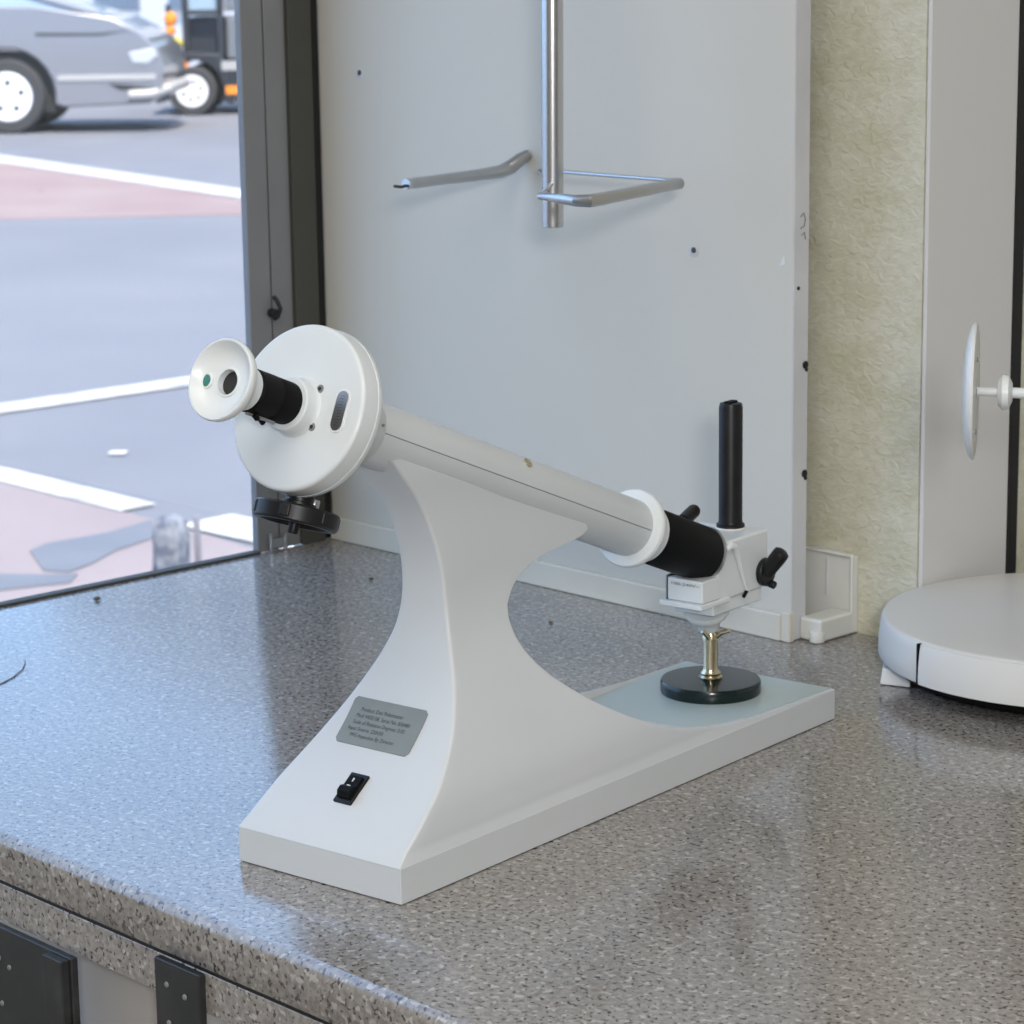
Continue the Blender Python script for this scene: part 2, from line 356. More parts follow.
for z in NZ:
    x0, x1 = xf(z), max(xb(z), xf(z)+.006); y0, y1 = yn(z), min(yn(z), W/2-.012); r = min(.0023, .0004+(z-H)*.25)
    rb = min(r, .0012)
    ring = []
    def cornerpts(cx, cy, rr, a0):
        return [(cx+rr*math.cos(math.radians(a0+18*k)), cy+rr*math.sin(math.radians(a0+18*k))) for k in range(6)]
    fl = cornerpts(x0+r, y0+r, r, 180)          # front near corner 180..270
    bl = cornerpts(x1-rb, y1+rb, rb, 270)       # back near
    br_ = cornerpts(x1-rb, W-y1-rb, rb, 0)
    fr_ = cornerpts(x0+r, W-y0-r, r, 90)
    def between(a, b_): return [(a[0]+(b_[0]-a[0])*k/NS, a[1]+(b_[1]-a[1])*k/NS) for k in range(1, NS)]
    loop = fl + between(fl[-1], bl[0]) + bl + [(((lin(XC, z) + (q_[0]-lin(XC, z))*(abs(q_[1]-W/2)/(W/2-y1))**(5 if q_[1] < W/2 else 22)) if z < .07 else q_[0]), q_[1]) for q_ in between(bl[-1], br_[0])] + br_ + between(br_[-1], fr_[0]) + fr_ + between(fr_[-1], fl[0])
    rings.append([st.bm.verts.new((a, b_, z)) for a, b_ in loop])
for a, b_ in zip(rings, rings[1:]):
    n = len(a)
    for k in range(n): st.bm.faces.new((a[k], a[(k+1)%n], b_[(k+1)%n], b_[k]))
st.bm.faces.new(rings[0][::-1]); st.bm.faces.new(rings[-1])
stand = st.build('stand', M['enamel'], pol, ang=50)
UP_ = [(.5,.0040),(.4912,.0046),(.4529,.0068),(.4016,.0118),(.375,.0167),(.3575,.0256),(.3478,.039),(.3437,.055),(.3432,W/2)]
UP_ += [(.3450,.090),(.3500,.108),(.3580,.124),(.3700,.1335),(.3900,.1362),(.5,.1366)]
MB().prism([(0,0)]+[(.5,0)]+UP_+[(.5,W),(0,W)], lambda a,b_: V((a,b_,.0006)), lambda a,b_: V((a,b_,H))).build('base_slab', M['enamel'], pol, bevel=.0005, seg=2)
# recessed pale green top at the lamp end
MB().prism([(a if a < .499 else .4993, b_) for a, b_ in UP_], lambda a,b_: V((a,b_,.0010)), lambda a,b_: V((a,b_,H+.0005))).build('base_top_pad', M['plate_paint'], pol, bevel=.0003, seg=1)

TA = math.atan(.397); AX = V((math.cos(TA), 0, -math.sin(TA))); UP = V((math.sin(TA), 0, math.cos(TA))); NN = V((0,1,0))
P0 = V((.073, W/2, .2727))
A = lambda s, n=0, u=0: P0 + AX*s + NN*n + UP*u
# tube: lower half, upper cover
def half(r, a0, a1, s0, s1, n=28):
    m = MB(); rows = []
    for s in (s0, s1):
        rows.append([m.bm.verts.new(A(s, r*math.cos(math.radians(a0+(a1-a0)*k/n)), r*math.sin(math.radians(a0+(a1-a0)*k/n)))) for k in range(n+1)])
    for k in range(n): m.bm.faces.new((rows[0][k], rows[0][k+1], rows[1][k+1], rows[1][k]))
    m.bm.faces.new(rows[0]); m.bm.faces.new(rows[1][::-1]); m.bm.faces.new((rows[0][0], rows[1][0], rows[1][-1], rows[0][-1]))
    return m
tb_ = half(.0206, 180.6, 359.4, -.028, .280).build('tube_body', M['enamel'], pol, ang=50)
half(.0209, .9, 179.1, -.028, .278).build('tube_cover', M['enamel'], pol, ang=50)
half(.0200, 0, 359, -.026, .279).build('tube_liner', M['plate'], pol, ang=50)
sc = MB().lathe(A(.1290, -.0125, .0130), (NN*-.68+UP*.72), [(0,.0022),(.0025,.0022),(.0027,.0036),(.0040,.0036),(.0045,.0028)], 20).build('cover_screw', M['brass'], pol)
MB().lathe(A(-.068), AX, [(0,.0224),(.0410,.0224),(.0425,.0216)], 64).build('tube_ring', M['enamel'], pol)
MB().lathe(A(-.030,-.0222,.004), -NN, [(0,.0011),(.0008,.001)], 12).build('ring_screw', M['frame'], pol)
# drum head
dr = MB().lathe(A(-.0850), AX, [(0,0),(0,.0485),(.00005,.0495),(.0003,.0505),(.0009,.0514),(.0018,.0519),(.0026,.0520),(.0130,.0523),(.0133,.0518),(.0137,.0518),(.0140,.0525),(.0165,.0525),(.0173,.0522),(.0176,.0514),(.0176,0)], 96).build('dial_drum', M['enamel2'], pol, ang=40)
for n_, u_ in ((-.0155,.0128),(-.0158,-.0107)):
    q = MB().lathe(A(-.0850, n_, u_), -AX, [(0,.0026),(.0004,.0026),(.0006,.002)], 20).build('face_screw', M['frame'], pol)
    MB().lathe(A(-.0858, n_, u_), -AX, [(-.0004,.0014),(.0002,.0012)], 12).build('screw_slot', M['dark'], q)
def slot(m, n0, u0, L, wd, s, tilt, curve=.0):
    P = []
    for k in range(9): a = math.radians(k*180/8); P.append((wd*math.cos(a), L+wd*math.sin(a)))
    for k in range(9): a = math.radians(180+k*180/8); P.append((wd*math.cos(a), -L+wd*math.sin(a)))
    ct_, st_ = math.cos(tilt), math.sin(tilt)
    f = lambda s_: (lambda a, b_: A(s_, n0 + a*ct_ - b_*st_, u0 + a*st_ + b_*ct_))
    return m.prism(P, f(s), f(s-.0009))
sw = slot(MB(), -.0352, .0010, .0078, .0058, -.0846, .04).build('window_frame', M['ivory'], pol, bevel=.0003, seg=2)
sw.name = 'scale_window'
slot(MB(), -.0352, .0010, .0078, .0044, -.0852, .04).build('scale', M['steel'], sw)
tk = MB()
for k in range(11):
    u_ = -.0090+.0018*k
    tk.prism([(-.0016,-.0001),(.0016,-.0001),(.0016,.0001),(-.0016,.0001)], lambda a,b_: A(-.0861, -.0352+a-.04*u_, .001+u_+b_), lambda a,b_: A(-.0863, -.0352+a-.04*u_, .001+u_+b_))
tk.build('scale_marks', M['ink'], sw)
# eyepiece
MB().lathe(A(-.0846), -AX, [(0,.0195),(.0015,.0178),(.003,.0172),(.0095,.0168),(.0105,.0160),(.0105,.004)], 64).build('eyepiece_boss', M['enamel2'], pol)
ey = MB().lathe(A(-.0945), -AX, [(0,.0132),(.014,.0132),(.015,.0126),(.0165,.0126),(.017,.0134),(.034,.0134),(.0352,.0125),(.038,.0125)], 56).build('eyepiece_barrel', M['blackmatte'], pol)
for k, (n_, u_) in enumerate(((-.004,-.0135),(.004,-.0135))):
    MB().cyl(A(-.1235+.014*k, n_, u_), A(-.1200+.014*k, n_, u_-.0018), .0018, 12).build('set_screw', M['blackmatte'], ey)
MB().box((-.012,-.0012,-.0008), (.012,.0012,.0008), Matrix.Translation(A(-.116,-.002,-.0140)) @ Matrix.Rotation(TA, 4, 'Y')).build('guide_bar', M['frame'], ey)
cup = MB().lathe(A(-.1300), -AX, [(0,.0120),(.001,.0133),(.0075,.0133),(.0120,.0165),(.0160,.0215),(.0180,.0238),(.0200,.0247),(.0222,.0250),(.0236,.0248),(.0243,.0242),(.0242,.0234),(.0232,.0225),(.0200,.0200),(.0175,.0160),(.0165,.0120),(.0163,.0090),(.0172,.0087),(.0172,.0077),(.0120,.0075),(.0120,.0070),(.0040,0)], 72).build('eye_cup', M['ivory'], pol, ang=40)
MB().lathe(A(-.1420), -AX, [(0,.0073),(.0010,.0073),(.0012,.006),(.0015,0)], 32).build('eye_lens', M['dark'], cup)
cl = MB().lathe(A(-.1455, .0165, -.0008), -AX, [(0,.0052),(.0026,.0050),(.0030,.0046),(.0030,.0038),(.0026,.0036)], 32).build('magnifier_ring', M['ivory'], cup)
MB().lathe(A(-.1473, .0165, -.0008), -AX, [(0,.0038),(.0012,.0036),(.0016,.0022),(.0017,0)], 28).build('magnifier_lens', M['green'], cl)
# hand wheel under the drum
WC = V((-.0091, W/2, .2384))
hw = MB().lathe(WC+UP*.0040, -UP, [(-.0012,.020),(-.0008,.0250),(.0004,.0264),(.0090,.0264),(.0102,.0252),(.0102,.0220),(.0060,.0200),(.0045,.0100),(.0065,.0080),(.0070,.006)], 72)
hwo = hw.build('hand_wheel', M['black'], pol, ang=35)
for k in range(6):
    a = 2*PI*k/6+.45
    MB().box((-.0016,-.0034,-.0040), (.0012,.0034,.0040), Matrix.Translation(WC + (AX*math.cos(a)+NN*math.sin(a))*.0259 - UP*.0003) @ Matrix.Rotation(TA,4,'Y') @ Matrix.Rotation(a,4,'Z')).build('grip_ridge', M['black'], hwo, bevel=.0012)
MB().lathe(WC+UP*.0035, UP, [(0,.0105),(.004,.0105),(.0045,.0085),(.0100,.0085)], 40).build('wheel_hub', M['black'], hwo)
MB().lathe(WC-UP*.002, -UP, [(0,.0034),(.0085,.0034),(.0100,.0028)], 24).build('wheel_pin', M['black'], hwo)
MB().cyl(WC+UP*.004+AX*.0135, WC+UP*.012+AX*.0135, .0032, 16, .0005).build('bearing_screw', M['steel'], hwo)
# collar, sleeve, black lens tube
MB().lathe(A(.2780), AX, [(0,.0235),(.0006,.0275),(.0018,.0285),(.0050,.0285),(.0064,.0278),(.0070,.0235),(.0120,.0222),(.0205,.0215),(.0210,.0200)], 80).build('tube_collar', M['ivory'], pol, ang=40)
for a in (200, 240, 160):
    MB().lathe(A(.2905, .0217*math.cos(math.radians(a)), .0217*math.sin(math.radians(a))), NN*math.cos(math.radians(a))+UP*math.sin(math.radians(a)), [(0,.0009),(.0012,.0008)], 10).build('collar_screw', M['frame'], pol)
MB().lathe(A(.2975), AX, [(0,.0202),(.0012,.0207),(.0770,.0207),(.0780,.0200),(.0780,.016)], 80).build('filter_tube', M['blackmatte'], pol, ang=40)
MB().lathe(A(.3740), AX, [(0,.0212),(.0030,.0215),(.0035,.0205),(.0040,.0100)], 64).build('filter_tube_end_ring', M['steel'], pol, ang=40)

# lamp house
LH = [( .418,.052,.0998), (.4860,.0935,.1437)]
lh = MB().box(*LH).build('lamp_house', M['ivory'], pol, bevel=.0018, seg=3)
MB().box((.445,.0930,.122),(.482,.1120,.1430)).build('rear_block', M['ivory'], lh, bevel=.0015)
lc = MB().lathe((.4745,.0785,.1436), (0,0,1), [(0,.0108),(.0030,.0108),(.0038,.0094),(.006,.0090),(.0925,.0090),(.0955,.0082),(.0960,.006)], 48).build('lamp_column', M['black'], lh)
MB().box((.4690,.0755,.2380),(.4800,.0815,.2410)).build('column_cap', M['blackmatte'], lc, bevel=.001)
MB().lathe((.4745,.0785,.1437), (0,0,1), [(0,.0113),(.0008,.0110)], 40).build('column_base_ring', M['trunk'], lh)
kn = MB().lathe((.4795,.0522,.1120), (0,-1,0), [(0,.0100),(.001,.0108),(.0040,.0108),(.0050,.0100),(.0052,.008)], 48).build('side_knob', M['black'], lh)
MB().tube([(.4770,.0475,.1120),(.4775,.0440,.1170),(.4785,.0400,.1225),(.4795,.0365,.1275)], [.0056,.0060,.0063,.0063], 24).lathe((.4795,.0365,.1275), V((.001,-.0035,.005)), [(0,.0063),(.0018,.0059),(.0030,.0042),(.0034,0)], 24).build('knob_lever', M['black'], kn)
MB().cyl((.4835,.0500,.1030),(.4840,.0440,.1010),.0030,16,.0008).build('knob_screw', M['black'], kn)
k2 = MB().tube([(.4270,.0890,.1555),(.4480,.0940,.1590)], .0052, 24).lathe((.4480,.0940,.1590), V((.021,.005,.0035)), [(0,.0052),(.0018,.0047),(.0028,.003),(.003,0)], 24).build('clamp_knob', M['black'], lh)
MB().cyl((.4320,.0880,.1430),(.4320,.0892,.1560),.0030,16).build('clamp_stud', M['black'], k2)
# curved clip from the tube end down over the near face
MB().tube([(.4270,.0500,.1385),(.4320,.0500,.1410),(.4380,.0500,.1390),(.4420,.0500,.1320),(.4455,.0502,.1240),(.4500,.0505,.1130),(.4560,.0508,.1020)], [.0022,.0030,.0032,.0028,.0020,.0016,.0014], 14).build('wire_clip', M['ivory'], lh)
MB().cyl((.4560,.0510,.1020),(.4500,.0500,.0985),.0014,10).build('clip_end', M['blackmatte'], lh)
# front label box, ledge and tapered neck
fb = MB().box((.3960,.0500,.1030),(.4190,.0815,.1200)).build('front_box', M['ivory'], lh, bevel=.0012)
MB().box((.3915,.0480,.0990),(.4300,.0860,.1030)).build('ledge', M['ivory'], lh, bevel=.001)
MB().box((.3955,.0817,.1030),(.4180,.0826,.1215)).build('side_fin', M['steel'], lh, smooth=False)
MB().box((.4150,.0535,.0893),(.4800,.0900,.0999)).build('under_plate', M['ivory'], lh, bevel=.0015)
MB().lathe((.4330,.0720,.0900), V((.0065,.0022,-.0170)), [(0,.0175),(.003,.0172),(.0065,.0150),(.0105,.0105),(.0150,.0088),(.0178,.0082),(.0180,.004)], 48).build('neck', M['ivory'], lh, ang=40)
# support post and black foot
MB().lathe((.4395,.0725,H+.0005), (0,0,1), [(0,.0376),(.0010,.0380),(.0080,.0380),(.0098,.0370),(.0100,.034),(.0100,.003)], 96).build('foot_disc', M['blackfoot'], pol, ang=40)
po = MB().lathe((.4395,.0725,H+.0105), (0,0,1), [(0,.0085),(.0015,.0090),(.0028,.0072),(.0045,.0078),(.0065,.0060),(.0080,.0056),(.030,.0056),(.0300,.0066),(.0330,.0066),(.0345,.0058),(.0400,.0056)], 40).build('support_post', M['brass'], pol, ang=35)
MB().tube([(.4395,.0680,.0670),(.4385,.0620,.0715),(.4415,.0560,.0735)], [.0022,.0020,.0015], 10).tube([(.4340,.0700,.0670),(.4280,.0720,.0730)], [.0022,.0015], 10).build('wing_screw', M['brass'], po)

# name plate and rocker switch follow the sloping front face
def ramp_pt(v, u, off):     # v = z on the ramp, u = y
    dz = .0005; t = V((xf(v+dz)-xf(v-dz), 0, 2*dz)).normalized(); nrm = V((-t.z, 0, t.x))
    return V((xf(v), u, v)) + nrm*off
npm = MB(); rows = []
nz, rc = 14, .0022
vs_ = [.0718+(.0968-.0718)*k/nz for k in range(nz+1)]
for k, v in enumerate(vs_):
    e_ = min(v-.0718, .0968-v); ins = rc - math.sqrt(max(0, rc*rc-(rc-min(e_, rc))**2)) if e_ < rc else 0
    rows.append([npm.bm.verts.new(ramp_pt(v, u, o_)) for u, o_ in ((.0452+ins,-.001),(.0452+ins,.0007),(.1076-ins,.0007),(.1076-ins,-.001))])
for a, b_ in zip(rows, rows[1:]):
    for k in range(3): npm.bm.faces.new((a[k], a[k+1], b_[k+1], b_[k]))
npm.bm.faces.new(rows[0]); npm.bm.faces.new(rows[-1][::-1])
npl = npm.build('name_plate', M['plate'], pol, ang=40)
def text_mesh(txt, size):
    cu = bpy.data.curves.new('t', 'FONT'); cu.body = txt; cu.size = size; cu.resolution_u = 2
    ob = bpy.data.objects.new('t', cu); COL.objects.link(ob)
    bpy.context.view_layer.update()
    dg = bpy.context.evaluated_depsgraph_get(); me = bpy.data.meshes.new_from_object(ob.evaluated_get(dg))
    bpy.data.objects.remove(ob); bpy.data.curves.remove(cu); return me
# arc length along the plate -> z
arcs = [0.0]
for a, b_ in zip(vs_, vs_[1:]): arcs.append(arcs[-1] + math.hypot(b_-a, xf(b_)-xf(a)))
TOT = arcs[-1]
def z_at(l):
    l = max(0, min(TOT, l))
    for k in range(nz):
        if l <= arcs[k+1]: return vs_[k] + (vs_[k+1]-vs_[k])*(l-arcs[k])/(arcs[k+1]-arcs[k])
    return vs_[-1]
lines = [('Product: Disc Polarimeter', .0055), ('Mod: HO2108. Serial No. 830480', .0035), ('Scale of Rotation Degrees: 0.05', .0035), ('Input Source: 220V50', .0020), ('MFG Inspection By: Director', .0060)]
for i, (tx, ind) in enumerate(lines):
    me = text_mesh(tx, .0040)
    wdt = max(v.co.x for v in me.vertices); tgt = (.036,.046,.044,.030,.038)[i]; kx = tgt/wdt
    for v in me.vertices:
        l = TOT - .0095 - i*.0047 + v.co.y; u = .1040 - ind - v.co.x*kx
        v.co = ramp_pt(z_at(l), u, .0009)
    me.materials.clear(); me.materials.append(M['ink'])
    o = bpy.data.objects.new('plate_text', me); COL.objects.link(o); o.parent = npl
SWT = V((.0189,0,.0141)).normalized(); SWN = V((-SWT.z,0,SWT.x)); SC = V((xf(.0520),.0712,.0520)); 
SM = Matrix(((SWT.x,0,SWN.x,SC.x),(0,1,0,SC.y),(SWT.z,0,SWN.z,SC.z),(0,0,0,1)))
sw_ = MB().box((-.0118,-.0076,-.002),(.0118,.0076,.0016),SM).build('rocker_switch', M['black'], pol, bevel=.0008)
MB().prism([(-.0088,0),(.0088,0),(.0088,.0022),(.0005,.0026),(-.0022,.0052),(-.0060,.0050),(-.0088,.0020)], lambda a,b_: SM @ V((a,-.0052,b_+.001)), lambda a,b_: SM @ V((a,.0052,b_+.001))).build('rocker', M['blackmatte'], sw_, bevel=.0005)
MB().box((.0035,-.0004,.0034),(.0062,.0004,.0040),SM).box((-.0008,-.0012,.0040),(.0002,.0016,.0046),SM).build('switch_mark', M['trunk'], sw_)
# lettering on the front box
me = text_mesh('100-240V~', .0032); wd = max(v.co.x for v in me.vertices)
for v in me.vertices: v.co = V((.3957, .0785 - v.co.x*(.026/wd), .1150 + v.co.y))
me.materials.append(M['ink']); o = bpy.data.objects.new('box_text', me); COL.objects.link(o); o.parent = lh

# ------------------------------------------------------------------ hanging rod with bracket, wall hook
pole = empty('hanging_rod', (.4750,-.148,.3544), label='vertical chrome rod hanging from the ceiling in front of the grey board', cat='rod')
MB().lathe((0,0,0), V((.0022,0,.181)), [(0,.0080),(.0006,.0088),(1.389,.0088)], 32).build('rod', M['chrome'], pole, ang=40)
MB().lathe((.0168,0,1.3850), (0,0,1), [(0,.02),(.009,.02)], 32).build('ceiling_flange', M['chrome'], pole)
br = empty('wire_bracket', (.475,-.148,.39), label='four-sided chrome wire bracket clamped around the lower end of the hanging rod', cat='bracket')
q = lambda x,y,z=.39: V((x-.475, y+.148, z-.39))
MB().tube([q(.5480,-.2320), q(.5300,-.2120), q(.4760,-.1490), q(.3850,-.0780), q(.3680,-.0600), q(.3800,-.0600), q(.5278,-.0712)], .0016, 10).build('thin_wire', M['steel'], br)
fb_ = [q(.5278,-.0712), q(.5520,-.0790), q(.5610,-.0900), q(.5800,-.1450), q(.6110,-.2330), q(.6140,-.2460), q(.6050,-.2500), q(.5540,-.2385), q(.5480,-.2320)]
MB().tube(fb_, [.0018,.0032,.0046,.0048,.0050,.0050,.0044,.0028,.0018], 14).build('thick_arm', M['steel'], br)
hk = empty('wall_hook', (.289,.005,.3935), label='bent brushed steel wall hook left of the hanging rod, its curled end on the board', cat='hook')
h = lambda x,y,z: V((x-.289, y-.005, z-.3935))
MB().tube([h(.289,.0045,.3965), h(.287,-.004,.3925), h(.283,-.0120,.3860), h(.2800,-.0220,.3822), h(.2850,-.0550,.3815), h(.2970,-.1120,.3815), h(.3060,-.1480,.3815), h(.3090,-.1570,.3818)], [.0048,.0060,.0066,.0060,.0052,.0048,.0048,.0040], 16).build('arm', M['steel'], hk, ang=60)
MB().lathe(h(.3085,-.1560,.3818), V((.25,-1,.05)), [(0,.0046),(.003,.0050),(.005,.0044)], 20).build('end_cap', M['chrome'], hk)
MB().tube([h(.3095,-.1600,.3805), h(.3125,-.1680,.3800), h(.3120,-.1760,.3812)], .0014, 10).build('tip_pin', M['frame2'], hk)

# ------------------------------------------------------------------ round white appliance on the right
RC = V((.8420, .0690, 0)); rv = empty('robot_vacuum', RC, label='round flat white appliance like a robot vacuum at the right edge of the worktop', cat='robot vacuum')
MB().lathe((0,0,.0060), (0,0,1), [(0,.110),(0,.132),(.003,.1400),(.0125,.1470)], 128).build('underside', M['blackmatte'], rv)
MB().lathe((0,0,.0180), (0,0,1), [(0,.1490),(.0010,.1545),(.0030,.1555),(.0140,.1555),(.0260,.1542),(.0318,.1532),(.0336,.1522),(.0344,.1506),(.0347,.1485),(.0348,.12),(.0350,0)], 160).build('shell', M['robot'], rv, ang=50)
bm_ = MB(); a0, a1 = math.radians(255.4), math.radians(350); rows = []
for k in range(61):
    a = a0+(a1-a0)*k/60; rows.append([bm_.bm.verts.new((r_*math.cos(a), r_*math.sin(a), z_)) for r_, z_ in ((.1545,.0188),(.1564,.0190),(.1569,.0220),(.1566,.0330),(.1555,.0460),(.1545,.0506),(.1525,.0508))])
for a, b_ in zip(rows, rows[1:]):
    for k in range(7): bm_.bm.faces.new((a[k], a[(k+1)%7], b_[(k+1)%7], b_[k]))
bm_.bm.faces.new(rows[0]); bm_.bm.faces.new(rows[-1][::-1])
bm_.build('bumper', M['robot2'], rv, ang=50)
aS = math.radians(254.7)
MB().box((.1525,-.0008,.0190),(.1564,.0008,.0508), Matrix.Rotation(aS,4,'Z')).build('bumper_seam', M['blackmatte'], rv, smooth=False)
for wx, wy, wr in ((0,0,.02),(.08,.06,.012),(-.08,-.06,.012),(.05,-.08,.012)):
    MB().lathe((wx,wy,.0005), (0,0,1), [(0,wr),(.0056,wr)], 24).build('wheel', M['blackmatte'], rv)
wz = empty('white_wedge', (.735,-.02,0), label='small white plastic wedge poking out under the left side of the round appliance', cat='wedge')
WL = lambda x, y, z: V((x-.735, y+.02, z))
MB().prism([(.7405,-.0505),(.7640,-.0420),(.7250,-.0050),(.7140,-.0120)], lambda a,b_: WL(a,b_,.0006), lambda a,b_: WL(a*.97+.0225,b_*.93-.001,.0135)).build('wedge_body', M['robot2'], wz, bevel=.0012)

# ------------------------------------------------------------------ round lens-like disc on an arm, right edge
DC = V((.744,.1105,.2132))      # disc centre, refined below
def ray_pt(px, py, depth): return CAM + (F_ + R_*((px-512)/2609.1) + U_*((512-py)/2609.1))*depth
D_ = 1.72
DC = ray_pt(973, 391, D_); RD = 69/2609.1*D_
ag = math.radians(13); dn = (R_*math.cos(ag) - F_*math.sin(ag)*-1); dn = V((R_.x*math.cos(ag)-F_.x*math.sin(ag), R_.y*math.cos(ag)-F_.y*math.sin(ag), 0)).normalized()
da = empty('disc_arm', DC, label='pale round disc held edge-on by a white arm in front of the glossy panel', cat='disc on arm')
MB().lathe((0,0,0), dn, [(-.0070,.004),(-.0064,.018),(-.0045,.034),(-.0015,RD*.96),(.0006,RD),(.0020,RD*.985),(.0024,RD*.93),(.0024,0)], 72).build('disc', M['robot2'], da, ang=50)
hd = V((R_.x, R_.y, -.06)).normalized()
endp = hd*((Y1-.004-DC.y)/hd.y)
MB().cyl(dn*.002, hd*.020, .0030, 16).cyl(hd*.020, endp, .0036, 16).build('arm', M['ivory'], da)
MB().lathe(hd*.0205, dn, [(-.004,.0085),(-.001,.0118),(.003,.0112),(.0055,.006)], 32).build('flange', M['ivory'], da)
MB().cyl(endp-hd*.006, endp, .012, 24).build('wall_mount', M['ivory'], da)
for zz in (.022, -.026):
    MB().lathe(dn*.0022+V((0,0,zz)) + V((-dn.y,dn.x,0))*-.008, dn, [(0,.0016),(.0012,.0014)], 10).build('disc_screw', M['frame'], da)

# ------------------------------------------------------------------ crumbs and hair on the worktop
def crumb(x, y, s, label):
    m = MB(); bmesh.ops.create_icosphere(m.bm, subdivisions=2, radius=s)
    for v in m.bm.verts: v.co = V((v.co.x*(1+random.uniform(-.3,.5)), v.co.y*(1+random.uniform(-.3,.3)), v.co.z*.55*(1+random.uniform(-.2,.5))))
    zmin = min(v.co.z for v in m.bm.verts)
    o = m.build('crumb', M['crumb'], ang=60); o.location = (x, y, -zmin+.0002); return tag(o, label, 'crumb', 'crumbs on the worktop')
crumb(.046,-.3155,.0030,'brown crumb beside the window sill left of the polarimeter head')
crumb(.1672,-.0905,.0022,'tiny dark crumb behind the polarimeter column near the board')
crumb(.4099,-.0918,.0020,'tiny dark crumb seen through the gap right of the polarimeter waist')
hr = MB().tube([(.2276,-.5364,.0006),(.2180,-.5180,.0007),(.2020,-.4980,.0009),(.1860,-.4850,.0007),(.1759,-.4787,.0006)], .0005, 6).build('hair', M['hair'])
tag(hr, 'thin curved hair lying on the worktop near the window, left edge', 'hair')

# ------------------------------------------------------------------ outside
struct(MB().box((-90, -60, OUT-.1), (-.1, 90, OUT)).build('ground', M['asphalt'], smooth=False))
def flat(name, pts, m, z=.004, label=None, cat='road marking', th=.003, group=None):
    o = MB().prism(pts, lambda a,b_: V((a,b_,OUT+z-th)), lambda a,b_: V((a,b_,OUT+z))).build(name, m, smooth=False)
    return tag(o, label, cat, group)
def line(name, a, b, wd, label, z=.009):
    a, b = V((*a,0)), V((*b,0)); d = (b-a).normalized(); n_ = V((-d.y, d.x, 0))*wd/2
    return flat(name, [tuple((a+n_)[:2]), tuple((b+n_)[:2]), tuple((b-n_)[:2]), tuple((a-n_)[:2])], M['roadpaint'], z, label)
ex = lambda a, b, t: (a[0]+(b[0]-a[0])*t, a[1]+(b[1]-a[1])*t)
far0 = (-17.08,10.52); far1 = (-12.45,9.51); near0 = (-12.55,7.61)
flat('brick_crossing', [ex(far0,far1,-1.2), far1, ex(far1,(-11.2,9.24),1), near0, ex(near0,far1,-2.2), ex(near0,far1,-3.5)], M['brick_road'], .004, 'pink brick crossing triangle far across the car park', 'paving')
line('road_line', ex((-17.35,10.70),(-12.78,9.77),-1.2), ex((-17.35,10.70),(-12.78,9.77),1.6), .34, 'white line along the far edge of the pink brick crossing')
line('road_line', (-6.12,2.9), (-6.12,5.6), .17, 'white bay line crossing the grey asphalt at mid distance')
bpy.context.scene.objects['road_line.001'].location = (0,0,0)
flat('brick_bay', [(-6.4,2.70),(-5.35,2.75),(-4.95,2.73),(-4.12,2.71),(-3.55,2.66),(-3.0,2.6),(-2.2,1.2),(-1.8,-.8),(-6.4,-.8)], M['brick_near'], .004, 'pink brick bay close under the window', 'paving')
line('road_line', (-7.5,2.83), (-4.27,2.768), .13, 'white line along the near pink bay, left of the bollard')
line('road_line', (-3.98,2.80), (-2.4,2.84), .20, 'short white line right of the bollard, near the window post')
def opx(px, py, z=OUT):
    d = F_ + R_*((px-512)/2609.1) + U_*((512-py)/2609.1); t = (z-CAM.z)/d.z; return CAM + d*t
P2 = lambda l: [tuple(opx(a, b_)[:2]) for a, b_ in l]
flat('grey_patch', P2([(30,553),(46,546),(108,535),(152,522),(154,540),(115,553),(92,566),(70,574),(44,573)]), M['patch'], .008, 'grey patch laid across the near pink bay', 'repair patch')
flat('grey_patch', P2([(-30,576),(40,577),(78,576),(70,585),(40,588),(-30,596)]), M['patch'], .008, 'darker grey patch at the foot of the window, lower left', 'repair patch')
line('road_mark', (-5.08,3.235), (-5.04,3.275), .055, 'short white dash on the grey asphalt')
bp_ = opx(173, 598)
bl = empty('bollard', (bp_.x, bp_.y, OUT), label='blue-grey crumpled plastic bollard cover standing just outside the window', cat='bollard')
m = MB().lathe((0,0,0), (0,0,1), [(0,.060),(.02,.055),(.08,.046),(.16,.046),(.20,.040),(.215,.02),(.216,0)], 28)
for v in m.bm.verts:
    a = math.atan2(v.co.y, v.co.x); k = 1+.10*math.sin(5*a+v.co.z*20)+.05*math.sin(11*a); v.co.x *= k; v.co.y *= k
m.build('cover', M['bollard'], bl, ang=60)
bp2 = opx(199, 580); mk = MB().cyl((0,0,0),(0,0,.17),.009,16,.003).build('marker_post', M['pale']); mk.location = (bp2.x, bp2.y, OUT+.001)
tag(mk, 'thin pale marker post right of the blue-grey bollard', 'post')

